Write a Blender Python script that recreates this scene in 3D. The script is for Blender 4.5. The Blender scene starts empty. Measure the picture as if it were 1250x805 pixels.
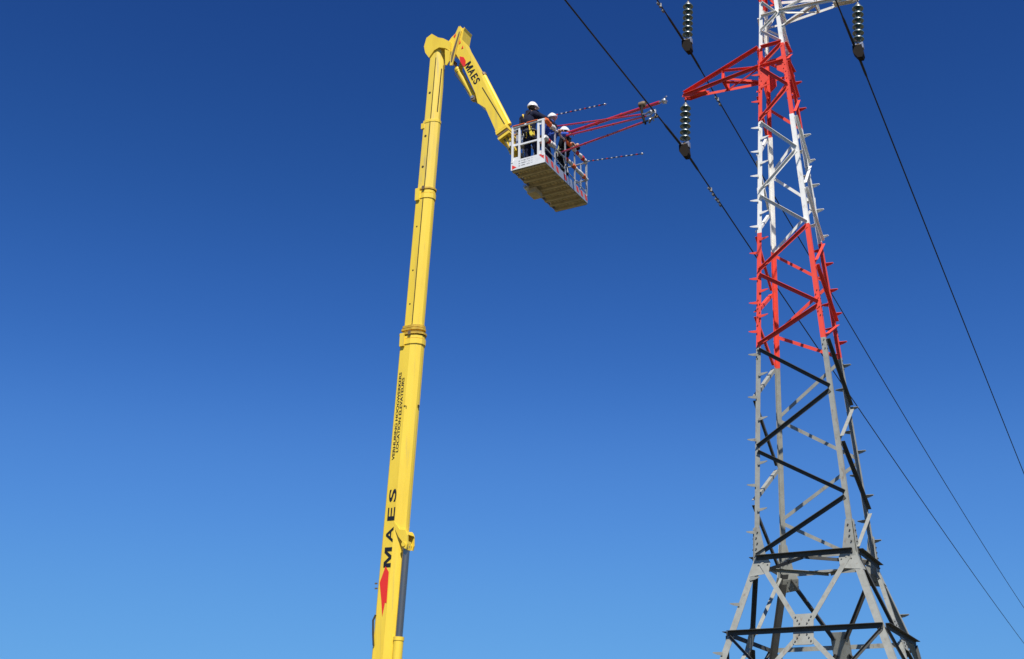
import bpy, bmesh, math, random
from mathutils import Vector as V, Matrix
random.seed(7)
S = bpy.context.scene
COL = S.collection
R = math.radians

# ---------------------------------------------------------------- camera
CW, CH, FPX = 1250., 805., 1440.
PITCH, ROLL = 0.379877, 0.013494
EYE = V((0, 0, 1.6))
FW = V((0, math.cos(PITCH), math.sin(PITCH)))
R0 = V((1, 0, 0)); U0 = R0.cross(FW)
RT = R0*math.cos(ROLL) + U0*math.sin(ROLL)
UP = -R0*math.sin(ROLL) + U0*math.cos(ROLL)
cam = bpy.data.cameras.new('camera')
cam.sensor_fit = 'HORIZONTAL'; cam.sensor_width = 36; cam.lens = 36*FPX/CW
cam.clip_start = 0.1; cam.clip_end = 20000
co = bpy.data.objects.new('camera', cam); COL.objects.link(co)
M3 = Matrix((RT, UP, -FW)).transposed().to_4x4(); M3.translation = EYE
co.matrix_world = M3
S.camera = co

# ---------------------------------------------------------------- sky, sun, exposure
SUN_AZ = (0.15, -0.99)      # horizontal direction towards the sun
SUN_EL = R(52)
W = bpy.data.worlds.new('World'); S.world = W; W.use_nodes = True
nt = W.node_tree; nt.nodes.clear()
sky = nt.nodes.new('ShaderNodeTexSky'); sky.sky_type = 'NISHITA'; sky.sun_disc = False
sky.sun_elevation = SUN_EL; sky.sun_rotation = math.atan2(SUN_AZ[0], SUN_AZ[1])
sky.altitude = 300; sky.air_density = 1.0; sky.dust_density = 0.1; sky.ozone_density = 3.0
sp = nt.nodes.new('ShaderNodeSeparateColor'); cb = nt.nodes.new('ShaderNodeCombineColor')
nt.links.new(sky.outputs[0], sp.inputs[0])
for ch, (k, p) in enumerate(((0.264, 1.46), (0.562, 1.30), (1.25, 1.10))):     # the deep polarised blue of a phone picture
    pw = nt.nodes.new('ShaderNodeMath'); pw.operation = 'POWER'; pw.inputs[1].default_value = p
    ml = nt.nodes.new('ShaderNodeMath'); ml.operation = 'MULTIPLY'; ml.inputs[1].default_value = k
    nt.links.new(sp.outputs[ch], pw.inputs[0]); nt.links.new(pw.outputs[0], ml.inputs[0]); nt.links.new(ml.outputs[0], cb.inputs[ch])
bg = nt.nodes.new('ShaderNodeBackground'); bg.inputs[1].default_value = 0.07
wo = nt.nodes.new('ShaderNodeOutputWorld')
BGS = 0.062
def vscale(k):
    v = nt.nodes.new('ShaderNodeVectorMath'); v.operation = 'SCALE'; v.inputs['Scale'].default_value = k; return v
v1 = vscale(0.07); v2 = vscale(1/0.07); cv = nt.nodes.new('ShaderNodeRGBCurve'); cv.mapping.extend = 'EXTRAPOLATED'
for c_, pts in zip(cv.mapping.curves, (((0, 0), (.013, .013), (.028, .036), (.054, .078), (.135, .126), (1, .22)), ((0, 0), (.06, .06), (.077, .084), (.114, .138), (.198, .25), (.396, .365), (1, .46)), ((0, 0), (.257, .252), (.309, .32), (.411, .47), (.59, .67), (.832, .77), (1, .82)))):
    while len(c_.points) < len(pts): c_.points.new(0.5, 0.5)
    for p_, q_ in zip(c_.points, pts): p_.location = q_; p_.handle_type = 'AUTO_CLAMPED'
cv.mapping.update()
nt.links.new(cb.outputs[0], v1.inputs[0]); nt.links.new(v1.outputs[0], cv.inputs['Color']); nt.links.new(cv.outputs[0], v2.inputs[0]); nt.links.new(v2.outputs[0], bg.inputs[0])
bg.inputs[1].default_value = BGS; nt.links.new(bg.outputs[0], wo.inputs[0])
sl = bpy.data.lights.new('sun', 'SUN'); sl.energy = 5.0; sl.angle = R(0.53); sl.color = (1, 0.95, 0.87)
so = bpy.data.objects.new('sun', sl); COL.objects.link(so)
sd = V((SUN_AZ[0]*math.cos(SUN_EL), SUN_AZ[1]*math.cos(SUN_EL), math.sin(SUN_EL)))
so.rotation_euler = sd.to_track_quat('Z', 'Y').to_euler(); so.location = (0, 0, 60)
S.render.engine = 'CYCLES'
S.view_settings.view_transform = 'Standard'; S.view_settings.look = 'None'
S.view_settings.exposure = 0.175; S.view_settings.gamma = 1.0
S.render.resolution_x = 1024; S.render.resolution_y = 659

# ---------------------------------------------------------------- measuring from the calibrated camera
def ray(x, y):
    return (FW + RT*((x-CW/2)/FPX) + UP*((CH/2-0.5-y)/FPX)).normalized()
def on_plane(x, y, p, n):
    d = ray(x, y); return EYE + d*((p-EYE).dot(n)/d.dot(n))
def at_dist(x, y, hd):
    d = ray(x, y); return EYE + d*(hd/math.hypot(d.x, d.y))
def project(p):
    q = p-EYE; return (CW/2+FPX*q.dot(RT)/q.dot(FW), CH/2-FPX*q.dot(UP)/q.dot(FW))

# ---------------------------------------------------------------- materials
def mat(name, col, rough=0.5, metal=0.0, col2=None, nscale=6., amt=0.35, stretch=(1, 1, 1), bump=0.0, spec=0.5, coat=0.0, trans=0.0, streak=None):
    m = bpy.data.materials.new(name); m.use_nodes = True
    n = m.node_tree.nodes; l = m.node_tree.links; b = n['Principled BSDF']
    b.inputs['Roughness'].default_value = rough; b.inputs['Metallic'].default_value = metal
    b.inputs['Specular IOR Level'].default_value = spec
    b.inputs['Coat Weight'].default_value = coat; b.inputs['Transmission Weight'].default_value = trans
    tc = n.new('ShaderNodeTexCoord'); mp = n.new('ShaderNodeMapping'); mp.inputs['Scale'].default_value = stretch
    l.new(tc.outputs['Object'], mp.inputs[0])
    no = n.new('ShaderNodeTexNoise'); no.inputs['Scale'].default_value = nscale; no.inputs['Detail'].default_value = 8; no.inputs['Roughness'].default_value = 0.65
    l.new(mp.outputs[0], no.inputs[0])
    if col2 is None: col2 = tuple(c*0.72 for c in col)
    rp = n.new('ShaderNodeValToRGB'); rp.color_ramp.elements[0].position = 0.38; rp.color_ramp.elements[1].position = 0.72
    l.new(no.outputs[0], rp.inputs[0])
    mu = n.new('ShaderNodeMath'); mu.operation = 'MULTIPLY'; mu.inputs[1].default_value = amt; l.new(rp.outputs[0], mu.inputs[0])
    mx = n.new('ShaderNodeMix'); mx.data_type = 'RGBA'
    mx.inputs[6].default_value = (*col, 1); mx.inputs[7].default_value = (*col2, 1)
    l.new(mu.outputs[0], mx.inputs[0]); out = mx.outputs[2]
    if streak:                                   # worn scuffs running along the member
        sc, thr, scol, sst = streak
        mp2 = n.new('ShaderNodeMapping'); mp2.inputs['Scale'].default_value = sst; l.new(tc.outputs['Object'], mp2.inputs[0])
        n2 = n.new('ShaderNodeTexNoise'); n2.inputs['Scale'].default_value = sc; n2.inputs['Detail'].default_value = 6; l.new(mp2.outputs[0], n2.inputs[0])
        r2 = n.new('ShaderNodeValToRGB'); r2.color_ramp.elements[0].position = thr; r2.color_ramp.elements[1].position = thr+0.12
        l.new(n2.outputs[0], r2.inputs[0])
        m2 = n.new('ShaderNodeMath'); m2.operation = 'MULTIPLY'; m2.inputs[1].default_value = 0.55; l.new(r2.outputs[0], m2.inputs[0])
        x2 = n.new('ShaderNodeMix'); x2.data_type = 'RGBA'; l.new(m2.outputs[0], x2.inputs[0]); l.new(out, x2.inputs[6]); x2.inputs[7].default_value = (*scol, 1)
        out = x2.outputs[2]
    l.new(out, b.inputs['Base Color'])
    mr = n.new('ShaderNodeMapRange'); mr.inputs[3].default_value = max(0.02, rough-0.1); mr.inputs[4].default_value = min(1, rough+0.15)
    l.new(no.outputs[0], mr.inputs[0]); l.new(mr.outputs[0], b.inputs['Roughness'])
    if bump:
        bp = n.new('ShaderNodeBump'); bp.inputs['Strength'].default_value = bump; bp.inputs['Distance'].default_value = 0.01
        l.new(no.outputs[0], bp.inputs['Height']); l.new(bp.outputs[0], b.inputs['Normal'])
    return m
RED = mat('red_tower_paint', (0.83, 0.075, 0.045), 0.55, col2=(0.62, 0.06, 0.045), nscale=7, amt=0.5, spec=0.3, streak=(16, .6, (.32, .09, .06), (1, 1, .4)))
WHT = mat('white_tower_paint', (0.82, 0.81, 0.76), 0.5, col2=(0.62, 0.59, 0.5), nscale=7, amt=0.5, spec=0.3, streak=(16, .6, (.42, .33, .24), (1, 1, .4)))
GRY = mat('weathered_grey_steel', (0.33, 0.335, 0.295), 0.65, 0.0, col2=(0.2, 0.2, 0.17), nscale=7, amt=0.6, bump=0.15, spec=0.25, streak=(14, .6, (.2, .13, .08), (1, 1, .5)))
GRY_SHADE = mat('shaded_grey_steel', (0.085, 0.085, 0.08), 0.7, 0.0, col2=(0.045, 0.045, 0.04), nscale=7, amt=0.6, spec=0.2)  # darker copy of the grey steel, with shade put into its colour
BLK = mat('dark_bolt_steel', (0.06, 0.06, 0.055), 0.6, 0.3)
YEL = mat('yellow_lift_paint', (0.92, 0.655, 0.055), 0.42, col2=(0.72, 0.46, 0.03), nscale=3, amt=0.5, stretch=(1, 1, 0.25), coat=0.1, streak=(7, 0.6, (0.52, 0.4, 0.12), (2.5, 2.5, 0.1)))
YELD = mat('mottled_golden_collar', (0.66, 0.42, 0.03), 0.45, col2=(0.3, 0.18, 0.03), nscale=9, amt=0.8)  # darker, mottled golden yellow for some collar rings
YELW = mat('scuffed_yellow_paint', (0.9, 0.655, 0.08), 0.45, col2=(0.7, 0.46, 0.06), nscale=3, amt=0.5, stretch=(1, 1, 0.2), coat=0.1, streak=(9, 0.56, (0.45, 0.38, 0.2), (2.2, 2.2, 0.12)))
SEAM = mat('dark_groove', (0.05, 0.04, 0.015), 0.7)
CHR = mat('chromed_cylinder_rod', (0.3, 0.26, 0.22), 0.28, 0.85, amt=0.2)
INK = mat('black_lettering', (0.012, 0.012, 0.014), 0.4)
LRED = mat('red_sticker', (0.8, 0.035, 0.02), 0.4, amt=0.15)
BWH = mat('white_basket_paint', (0.78, 0.78, 0.76), 0.45, col2=(0.55, 0.54, 0.5), nscale=9, amt=0.4)
ALU = mat('basket_aluminium', (0.62, 0.63, 0.63), 0.38, 0.6, amt=0.4)
DECK = mat('brown_deck_underside', (0.64, 0.54, 0.37), 0.7, col2=(0.36, 0.29, 0.18), nscale=7, amt=0.7, bump=0.3)
DECKD = mat('dark_deck_slot', (0.05, 0.035, 0.02), 0.8)
PADW = mat('white_rail_padding', (0.74, 0.72, 0.68), 0.8, col2=(0.5, 0.48, 0.44), nscale=14, amt=0.5, bump=0.4)
PADO = mat('orange_rail_padding', (0.85, 0.16, 0.03), 0.8, nscale=14, amt=0.4, bump=0.4)
PADR = mat('red_rail_tape', (0.62, 0.04, 0.03), 0.7, nscale=14, amt=0.4)
SKIN = mat('skin', (0.55, 0.32, 0.22), 0.55, amt=0.2, nscale=10)
HELM = mat('white_helmet', (0.82, 0.82, 0.8), 0.3, amt=0.15)
NAVY = mat('navy_workwear', (0.01, 0.012, 0.03), 0.9, spec=0.2, col2=(0.022, 0.025, 0.055), nscale=12, amt=0.8, bump=0.5)
DARK = mat('black_workwear', (0.008, 0.009, 0.013), 0.9, spec=0.2, col2=(0.02, 0.021, 0.027), nscale=12, amt=0.7, bump=0.5)
BLUE = mat('blue_workwear', (0.02, 0.09, 0.5), 0.8, col2=(0.02, 0.05, 0.28), nscale=10, amt=0.8, bump=0.5)
LILA = mat('pale_blue_vest', (0.2, 0.22, 0.5), 0.8, nscale=10, amt=0.5, bump=0.3)
HARN = mat('yellow_harness_webbing', (0.75, 0.5, 0.06), 0.8)
HRN2 = mat('grey_green_webbing', (0.32, 0.34, 0.2), 0.8)
TAG = mat('bright_yellow_pouch', (0.85, 0.68, 0.05), 0.6)
BOOT = mat('black_boot_leather', (0.02, 0.02, 0.02), 0.5)
POLE = mat('red_insulated_pole', (0.68, 0.02, 0.03), 0.45, amt=0.1, coat=0.3)
GREYM = mat('grey_cast_fitting', (0.5, 0.5, 0.5), 0.35, 0.7, amt=0.4)
BRNM = mat('brown_cast_clamp', (0.2, 0.14, 0.08), 0.6, 0.3)
GLAS = mat('green_insulator_glass', (0.055, 0.12, 0.1), 0.3, 0.0, amt=0.4, spec=0.5, coat=0.0, trans=0.35)
IRON = mat('galvanised_cap', (0.2, 0.2, 0.19), 0.5, 0.5)
CAST = mat('dark_cast_weight', (0.022, 0.017, 0.013), 0.8, 0.0, bump=0.3, spec=0.15)
DAMP = mat('dull_zinc_damper', (0.2, 0.2, 0.2), 0.6, 0.3)
LINE = mat('dark_conductor', (0.018, 0.018, 0.02), 0.6, 0.0, bump=0.2)
TYRE = mat('black_tyre', (0.02, 0.02, 0.02), 0.8)
GLS2 = mat('cab_window_glass', (0.03, 0.04, 0.05), 0.08, spec=0.8)
GRND = mat('dry_field_soil', (0.085, 0.07, 0.035), 0.95, col2=(0.04, 0.055, 0.018), nscale=0.35, amt=0.9, bump=0.4)

# ---------------------------------------------------------------- mesh building
class MB:
    def __init__(s): s.v = []; s.f = []; s.m = []; s.sm = []; s.mats = []
    def mi(s, m):
        if m not in s.mats: s.mats.append(m)
        return s.mats.index(m)
    def add(s, vs, fs, m, smooth=False):
        o = len(s.v); s.v += [tuple(p) for p in vs]; k = s.mi(m)
        for f in fs: s.f.append([i+o for i in f]); s.m.append(k); s.sm.append(smooth)
    def box(s, c, size, m, X=V((1, 0, 0)), Y=V((0, 1, 0)), Z=V((0, 0, 1))):
        c = V(c); hx, hy, hz = [q/2 for q in size]
        vs = [c+X*(a*hx)+Y*(b*hy)+Z*(d*hz) for a in (-1, 1) for b in (-1, 1) for d in (-1, 1)]
        s.add(vs, [(0, 1, 3, 2), (4, 6, 7, 5), (0, 4, 5, 1), (2, 3, 7, 6), (0, 2, 6, 4), (1, 5, 7, 3)], m)
    def prism(s, pts, off, m):           # pts: planar 3-D polygon, off: extrusion vector
        n = len(pts); off = V(off); pts = [V(p) for p in pts]
        nn = V((0, 0, 0))
        for i in range(n): nn += pts[i].cross(pts[(i+1) % n])
        if nn.dot(off) > 0: pts = pts[::-1]
        vs = pts+[p+off for p in pts]
        s.add(vs, [tuple(range(n))]+[tuple(range(2*n-1, n-1, -1))]+[((i+1) % n, i, i+n, (i+1) % n+n) for i in range(n)], m)
    def lathe(s, rings, m, n=16, smooth=True, cap=True):     # rings: list of (centre, axis, r)
        vs = []; fs = []
        for c, ax, r in rings:
            ax = V(ax).normalized(); t = V((0, 0, 1)) if abs(ax.z) < 0.9 else V((1, 0, 0))
            a = t.cross(ax).normalized(); b = ax.cross(a)
            vs += [V(c)+a*(r*math.cos(2*math.pi*k/n))+b*(r*math.sin(2*math.pi*k/n)) for k in range(n)]
        for i in range(len(rings)-1):
            for k in range(n):
                fs.append((i*n+k, i*n+(k+1) % n, (i+1)*n+(k+1) % n, (i+1)*n+k))
        s.add(vs, fs, m, smooth)
        if cap:
            s.add(vs[:n], [tuple(range(n-1, -1, -1))], m); s.add(vs[-n:], [tuple(range(n))], m)
    def tube(s, p0, p1, r0, m, r1=None, n=10):
        p0, p1 = V(p0), V(p1); r1 = r0 if r1 is None else r1
        s.lathe([(p0, p1-p0, r0), (p1, p1-p0, r1)], m, n)
    def path(s, pts, r, m, n=8):
        pts = [V(p) for p in pts]; rings = []
        for i, p in enumerate(pts):
            d = (pts[min(i+1, len(pts)-1)]-pts[max(i-1, 0)])
            rings.append((p, d, r if not isinstance(r, (list, tuple)) else r[i]))
        s.lathe(rings, m, n)
    def ball(s, c, r, m, sc=(1, 1, 1), n=12, lo=-90, hi=90):
        rings = []
        c = V(c); vs = []; fs = []; K = 8
        for i in range(K+1):
            a = R(lo+(hi-lo)*i/K); 
            for k in range(n):
                t = 2*math.pi*k/n
                vs.append(c+V((r*sc[0]*math.cos(a)*math.cos(t), r*sc[1]*math.cos(a)*math.sin(t), r*sc[2]*math.sin(a))))
        for i in range(K):
            for k in range(n): fs.append((i*n+k, i*n+(k+1) % n, (i+1)*n+(k+1) % n, (i+1)*n+k))
        s.add(vs, fs, m, True)
        if lo > -90: s.add(vs[:n], [tuple(range(n-1, -1, -1))], m)
    def ell(s, p0, p1, nrm, up, a, b, t, m):     # L-shaped angle bar: web in the plane of nrm, flange along nrm on the side of up
        p0, p1 = V(p0), V(p1); d = (p1-p0).normalized(); w = nrm.cross(d).normalized()
        if w.dot(up) < 0: w = -w
        prof = [(w*(a/2)), (w*(a/2)+nrm*b), (w*(a/2-t)+nrm*b), (w*(a/2-t)+nrm*t), (w*(-a/2)+nrm*t), (w*(-a/2))]
        s.prism([p0+q for q in prof], p1-p0, m)
    def mesh(s, name):
        me = bpy.data.meshes.new(name); me.from_pydata(s.v, [], s.f)
        for m in s.mats: me.materials.append(m)
        me.polygons.foreach_set('material_index', s.m); me.polygons.foreach_set('use_smooth', s.sm); me.update()
        return me
    def build(s, name, parent=None, loc=(0, 0, 0), kind=None):
        o = bpy.data.objects.new(name, s.mesh(name)); COL.objects.link(o); o.location = loc
        if parent: o.parent = parent
        if kind: o['kind'] = kind
        return o
def thing(name, label, cat, loc=(0, 0, 0), rz=0., group=None):
    o = bpy.data.objects.new(name, None); COL.objects.link(o); o.location = loc; o.rotation_euler = (0, 0, rz); o.empty_display_size = 0.2
    o['label'] = label; o['category'] = cat
    if group: o['group'] = group
    return o
def tag(o, label, cat, group=None):
    o['label'] = label; o['category'] = cat
    if group: o['group'] = group
    return o
def lettering(txt, size, origin, xdir, ydir, m, parent, name='lettering', bold=0.0, sx=1.0, spacing=1.0):
    cu = bpy.data.curves.new(name, 'FONT'); cu.body = txt; cu.size = size; cu.extrude = 0.0015; cu.offset = bold; cu.space_character = spacing; cu.resolution_u = 4
    tmp = bpy.data.objects.new('tmp_text', cu); COL.objects.link(tmp)
    me = bpy.data.meshes.new_from_object(tmp); bpy.data.objects.remove(tmp)
    x, y = V(xdir).normalized(), V(ydir).normalized(); z = x.cross(y)
    mx = Matrix((x*sx, y, z)).transposed().to_4x4(); mx.translation = V(origin)
    me.transform(mx); me.materials.clear(); me.materials.append(m); me.name = name
    o = bpy.data.objects.new(name, me); COL.objects.link(o); o.parent = parent
    return o

# ---------------------------------------------------------------- ground
g = MB(); N = 40; ext = 6000.
gv = []
for i in range(N+1):
    for j in range(N+1):
        a = (i/N*2-1); b = (j/N*2-1)
        x = ext*a*abs(a); y = ext*b*abs(b)
        r = math.hypot(x, y); gv.append((x, y, 0 if r < 60 else 0.6*math.sin(x*0.011)*math.cos(y*0.013)*min(1, (r-60)/200)))
g.add(gv, [(i*(N+1)+j, (i+1)*(N+1)+j, (i+1)*(N+1)+j+1, i*(N+1)+j+1) for i in range(N) for j in range(N)], GRND)
g.build('ground', kind='structure')

# ================================================================ PYLON
TY = -0.4920954
T0 = V((5.65861885, 21.67348686, 0)); EX = V((math.cos(TY), math.sin(TY), 0)); EY = V((-math.sin(TY), math.cos(TY), 0))
ZB = 5.714
def hw(z):                                   # half width of the square body at height z
    if z >= ZB: return max(0.03, 1.141-0.05703*(z-1.6))
    return 0.906+(ZB-z)*(1.33-0.906)/(ZB-4.36)
CN = {'FL': (-1, -1), 'FR': (1, -1), 'BR': (1, 1), 'BL': (-1, 1)}
def corner(c, z): a, b = CN[c]; w = hw(z); return V((a*w, b*w, z))
def tw(p): return T0+EX*p[0]+EY*p[1]+V((0, 0, p[2]))
def leg_z(c, yp):
    lo, hi = 2.5, 21.
    for _ in range(40):
        mid = (lo+hi)/2
        if project(tw(corner(c, mid)))[1] > yp: lo = mid
        else: hi = mid
    return lo
def band(z): return GRY if z < 9.83 else RED if z < 12.34 else WHT if z < 15.0 else RED if z < 16.87 else WHT if z < 18.12 else RED if z < 19.6 else WHT
pylon = thing('electricity_pylon', 'tall lattice pylon striped red and white over a grey splayed foot', 'pylon', T0, TY)
FACES = [('FL', 'FR', V((0, -1, 0))), ('FR', 'BR', V((1, 0, 0))), ('BR', 'BL', V((0, 1, 0))), ('BL', 'FL', V((-1, 0, 0)))]
ZUP = V((0, 0, 1)); TOPZ = 20.9
legs = {}
lv = [0, ZB, 9.83, 12.34, 15.0, 16.87, 18.12, 19.6, TOPZ]
for c, (a, b) in CN.items():
    mb = MB()
    for z0, z1 in zip(lv[:-1], lv[1:]):
        m = GRY_SHADE if (c == 'BL' and z1 <= ZB) else band((z0+z1)/2); fl = 0.122 if z1 <= ZB else 0.09 if z1 < 16 else 0.078; t = 0.012  # back-left foot leg gets its shade as colour
        for i, (zz0, zz1) in enumerate([(z0, z1)]):
            pr = [(0, 0), (fl, 0), (fl, t), (t, t), (t, fl), (0, fl)]
            vs = []
            for z in (zz0, zz1):
                k = corner(c, z)
                vs += [k+V((-a*q[0], -b*q[1], 0)) for q in pr]
            fs = [(k, (k+1) % 6, (k+1) % 6+6, k+6) for k in range(6)]+[(5, 4, 3, 2, 1, 0), (6, 7, 8, 9, 10, 11)]
            if a*b < 0: fs = [f[::-1] for f in fs]
            mb.add(vs, fs, m)
    legs[c] = mb.build('leg', pylon)
def brace(cA, zA, cB, zB, n, size, m=None, ins=0.05, name='brace', flip=1, t=0.008, off=0.002):
    p0, p1 = corner(cA, zA), corner(cB, zB); d = (p1-p0)
    u = V((d.x, d.y, 0)).normalized()
    if m is None and band((zA+zB)/2) is GRY:
        lo_, hi_ = (p0, p1) if zA < zB else (p1, p0)
        if n.y < -.5 or (abs(n.x) > .5 and lo_.y > hi_.y): m = GRY_SHADE  # front braces and those falling away are coloured as shaded
    p0 = p0+u*ins; p1 = p1-u*ins
    nn = (n-d.normalized()*n.dot(d.normalized())).normalized()
    mb = MB(); mb.ell(p0+nn*off, p1+nn*off, nn, ZUP*flip, size, size, t, m or band((zA+zB)/2)); return mb.build(name, pylon)
A = [5.714, 7.767, 9.832, 11.44, 13.228, 14.998, 16.38]        # A5..A0, lower arm ring
B = [None, 6.736, 8.786, 10.539, 12.322, 14.116, 15.71]
for ca, cb, n in FACES:
    for i in range(1, 7):
        sz = 0.068 if A[i] < 12 else 0.06
        g_ = 0.045
        brace(ca, A[i-1]+g_, cb, B[i]-g_, n, sz)
        brace(cb, B[i]+g_, ca, A[i]-g_, n, sz)
    brace(ca, 16.42, cb, 16.82, n, 0.06, RED)
    for z, m in ((16.37, RED), (16.87, RED)): brace(ca, z, cb, z, n, 0.06, m, name='horizontal_bar', off=0.012)
    zz = [16.91, 17.33, 17.68, 18.12, 18.55, 19.0, 19.4, 19.8]
    for k in range(len(zz)-1):
        p, q = (cb, ca) if k % 2 == 0 else (ca, cb)
        brace(p, zz[k], q, zz[k+1]-0.03, n, 0.05)
    for z in (17.70, 18.25, 19.02, 19.6): brace(ca, z, cb, z, n, 0.05, band(z), name='horizontal_bar', off=0.012)
    # belt and splayed foot
    brace(ca, ZB, cb, ZB, n, 0.085, GRY if n.y > .5 else GRY_SHADE, name='horizontal_bar', off=0.03)  # all belt bars but the back one have shade in their colour
    brace(ca, 4.36, cb, 4.36, n, 0.085, GRY if n.y > .5 else GRY_SHADE, name='horizontal_bar', off=0.03, ins=0.0)
    cx = (corner(ca, 4.36)+corner(cb, 4.36))/2
    dn = (corner(ca, 0)-corner(ca, ZB)+corner(cb, 0)-corner(cb, ZB)).normalized()
    hv = (corner(cb, ZB)-corner(ca, ZB)).normalized()
    nn = hv.cross(dn).normalized()
    if nn.dot(n) < 0: nn = -nn
    mid = cx
    for s, c in ((-1, ca), (1, cb)):
        top = corner(c, ZB-0.1)-hv*(s*0.16); bot = corner(c, 2.35)-hv*(s*0.12)
        for p, q in ((top, mid+hv*(s*0.11)-dn*0.14), (mid+hv*(s*0.11)+dn*0.14, bot)):
            mb = MB(); mb.ell(p+nn*0.012, q+nn*0.012, -nn, ZUP, 0.085, 0.07, 0.008, GRY_SHADE if n.y > .5 or (abs(n.x) > .5 and (q-p).y > 0) else GRY); mb.build('brace', pylon)  # shaded members of the X are coloured dark
        # thin redundant member from the lower belt
        mb = MB(); mb.ell(corner(c, 4.3)+nn*0.004-hv*(s*0.05), (corner(c, 3.35)*0.62+corner(ca if s > 0 else cb, 3.35)*0.38)+nn*0.004, nn, ZUP, 0.05, 0.05, 0.007, GRY_SHADE); mb.build('redundant_bar', pylon)
        mb = MB(); mb.ell(corner(c, 2.3)+nn*0.004-hv*(s*0.05), (corner(ca, 0.1)+corner(cb, 0.1))/2+nn*0.004+hv*(s*0.1), nn, ZUP, 0.07, 0.06, 0.008, GRY); mb.build('brace', pylon)
    mb = MB(); mb.ell(corner(ca, 2.3)+nn*0.01, corner(cb, 2.3)+nn*0.01, nn, ZUP, 0.08, 0.07, 0.008, GRY); mb.build('horizontal_bar', pylon)
    # centre plate of the X with its bolts
    mb = MB(); w_, h_ = 0.175, 0.28
    mb.prism([mid+nn*0.014+hv*x+dn*y for x, y in ((-w_, -h_+.03), (-w_+.03, -h_), (w_-.03, -h_), (w_, -h_+.03), (w_, h_-.03), (w_-.03, h_), (-w_+.03, h_), (-w_, h_-.03))], nn*0.012, GRY)
    pl = mb.build('gusset_plate', pylon); bo = MB()
    for sx in (-1, 1):
        for sy in (-1, 1):
            for k in range(3):
                p = mid+nn*0.026+hv*(sx*(0.065+0.035*k))+dn*(sy*(0.1+0.06*k)); bo.tube(p, p+nn*0.018, 0.013, BLK, n=6)
    bo.build('bolts', pl, kind='stuff')
# corner gussets of the belt, one on each face of each leg
for ca, cb, n in FACES:
    for c, s in ((ca, 1), (cb, -1)):
        hv = (corner(cb, ZB)-corner(ca, ZB)).normalized()*s
        mb = MB(); k0, k1, k2 = corner(c, 6.28), corner(c, ZB), corner(c, 5.42)
        o_ = n*0.016
        pts = [k0+o_, k0+hv*0.1+o_, k1+V((0, 0, .06))+hv*0.22+o_, k1+V((0, 0, -.1))+hv*0.30+o_]
        mb.prism(pts+[k1+V((0, 0, -.1))+o_], n*0.012, GRY)
        dn = (corner(c, 0)-corner(c, ZB)); dn = dn/abs(dn.z)
        q = k1+V((0, 0, -.1))
        pts2 = [q+o_, q+hv*0.30+o_, q+dn*0.2+hv*0.33+o_+n*0.01, q+dn*0.24+o_+n*0.01]
        mb.prism(pts2, n*0.012, GRY)
        pl = mb.build('gusset_plate', pylon); bo = MB()
        for z in (6.18, 6.08, 5.98, 5.88):
            p = corner(c, z)+hv*(0.045+0.02*((int(z*10)) % 2))+n*0.028; bo.tube(p, p+n*0.018, 0.014, BLK, n=6)
        for x, y in ((.06, -.02), (.16, .0), (.08, -.14), (.17, -.12), (.25, -.14), (.09, -.25), (.19, -.25), (.28, -.24)):
            p = k1+V((0, 0, y))+hv*x+n*0.03; bo.tube(p, p+n*0.02, 0.014, BLK, n=6)
        bo.build('bolts', pl, kind='stuff')
        # node gussets higher up
        for z, sc in ((14.116 if c == cb else 13.228, 0.11), (16.12 if c == ca else 16.3, 0.17), (16.98, 0.0)):
            if sc == 0: continue
            mb = MB(); k = corner(c, z)
            mb.prism([k+V((0, 0, 1.5*sc))+n*.006, k+V((0, 0, 1.0*sc))+hv*(sc*1.25)+n*.006, k+V((0, 0, -.6*sc))+hv*(sc*1.25)+n*.006, k+V((0, 0, -1.7*sc))+n*.006], n*-0.01+n*0.002, band(z)); mb.build('gusset_plate', pylon)
# splice bolts on the legs
for c, (a, b) in CN.items():
    for z0, cnt in ((10.3, 7), (9.6, 3), (15.75, 8)):
        bo = MB()
        for k in range(cnt):
            z = z0+k*0.09
            for ax, e in ((V((-a, 0, 0)), V((0, b, 0))), (V((0, -b, 0)), V((a, 0, 0)))):
                p = corner(c, z)+ax*(0.03+0.035*(k % 2))+e*0.002; bo.tube(p, p+e*0.014, 0.011, BLK if z0 != 15.75 else RED, n=6)
        bo.build('bolts', legs[c], kind='stuff')
# climbing steps, on two opposite legs
def step(c, yp, sx):
    z = leg_z(c, yp); a, b = CN[c]; k = corner(c, z); m = band(z)
    x0 = 0.0 if sx == a else -a*0.095
    base = k+V((x0, b*0.016, 0)); dx = V((sx, 0, 0))
    mb = MB()
    mb.prism([base+dx*-0.03+V((0, 0, .03)), base+dx*0.145+V((0, 0, .036)), base+dx*0.145+V((0, 0, .024)), base+dx*0.07+V((0, 0, -.006)), base+dx*-0.03+V((0, 0, -.028))], V((0, b*0.012, 0)), m)
    mb.prism([base+dx*-0.02+V((0, 0, .03)), base+dx*0.14+V((0, 0, .035)), base+dx*0.14+V((0, -b*.012, .035)), base+dx*-0.02+V((0, -b*.055, .03))], V((0, 0, 0.008)), m)
    mb.build('climbing_step', legs[c])
for y in (92.5, 125, 157, 186, 215.6, 245.8, 277.5, 310, 341.5, 371, 406, 434, 486, 538, 593.5, 651, 739, 799): step('FL', y, -1)
for y in (108, 141, 171, 201, 230, 262, 294, 326, 357.5, 388, 420, 459, 513, 567, 624, 708): step('FL', y, 1)
for y in (103, 135, 167, 198, 228, 258.5, 290.5, 324, 356, 385, 420, 448, 500, 553, 607, 662, 753): step('BR', y, 1)
for y in (118, 151, 184.7, 215, 246, 275, 306, 340, 372, 401.6, 434, 476, 528, 581, 637, 783): step('BR', y, -1)
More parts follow.
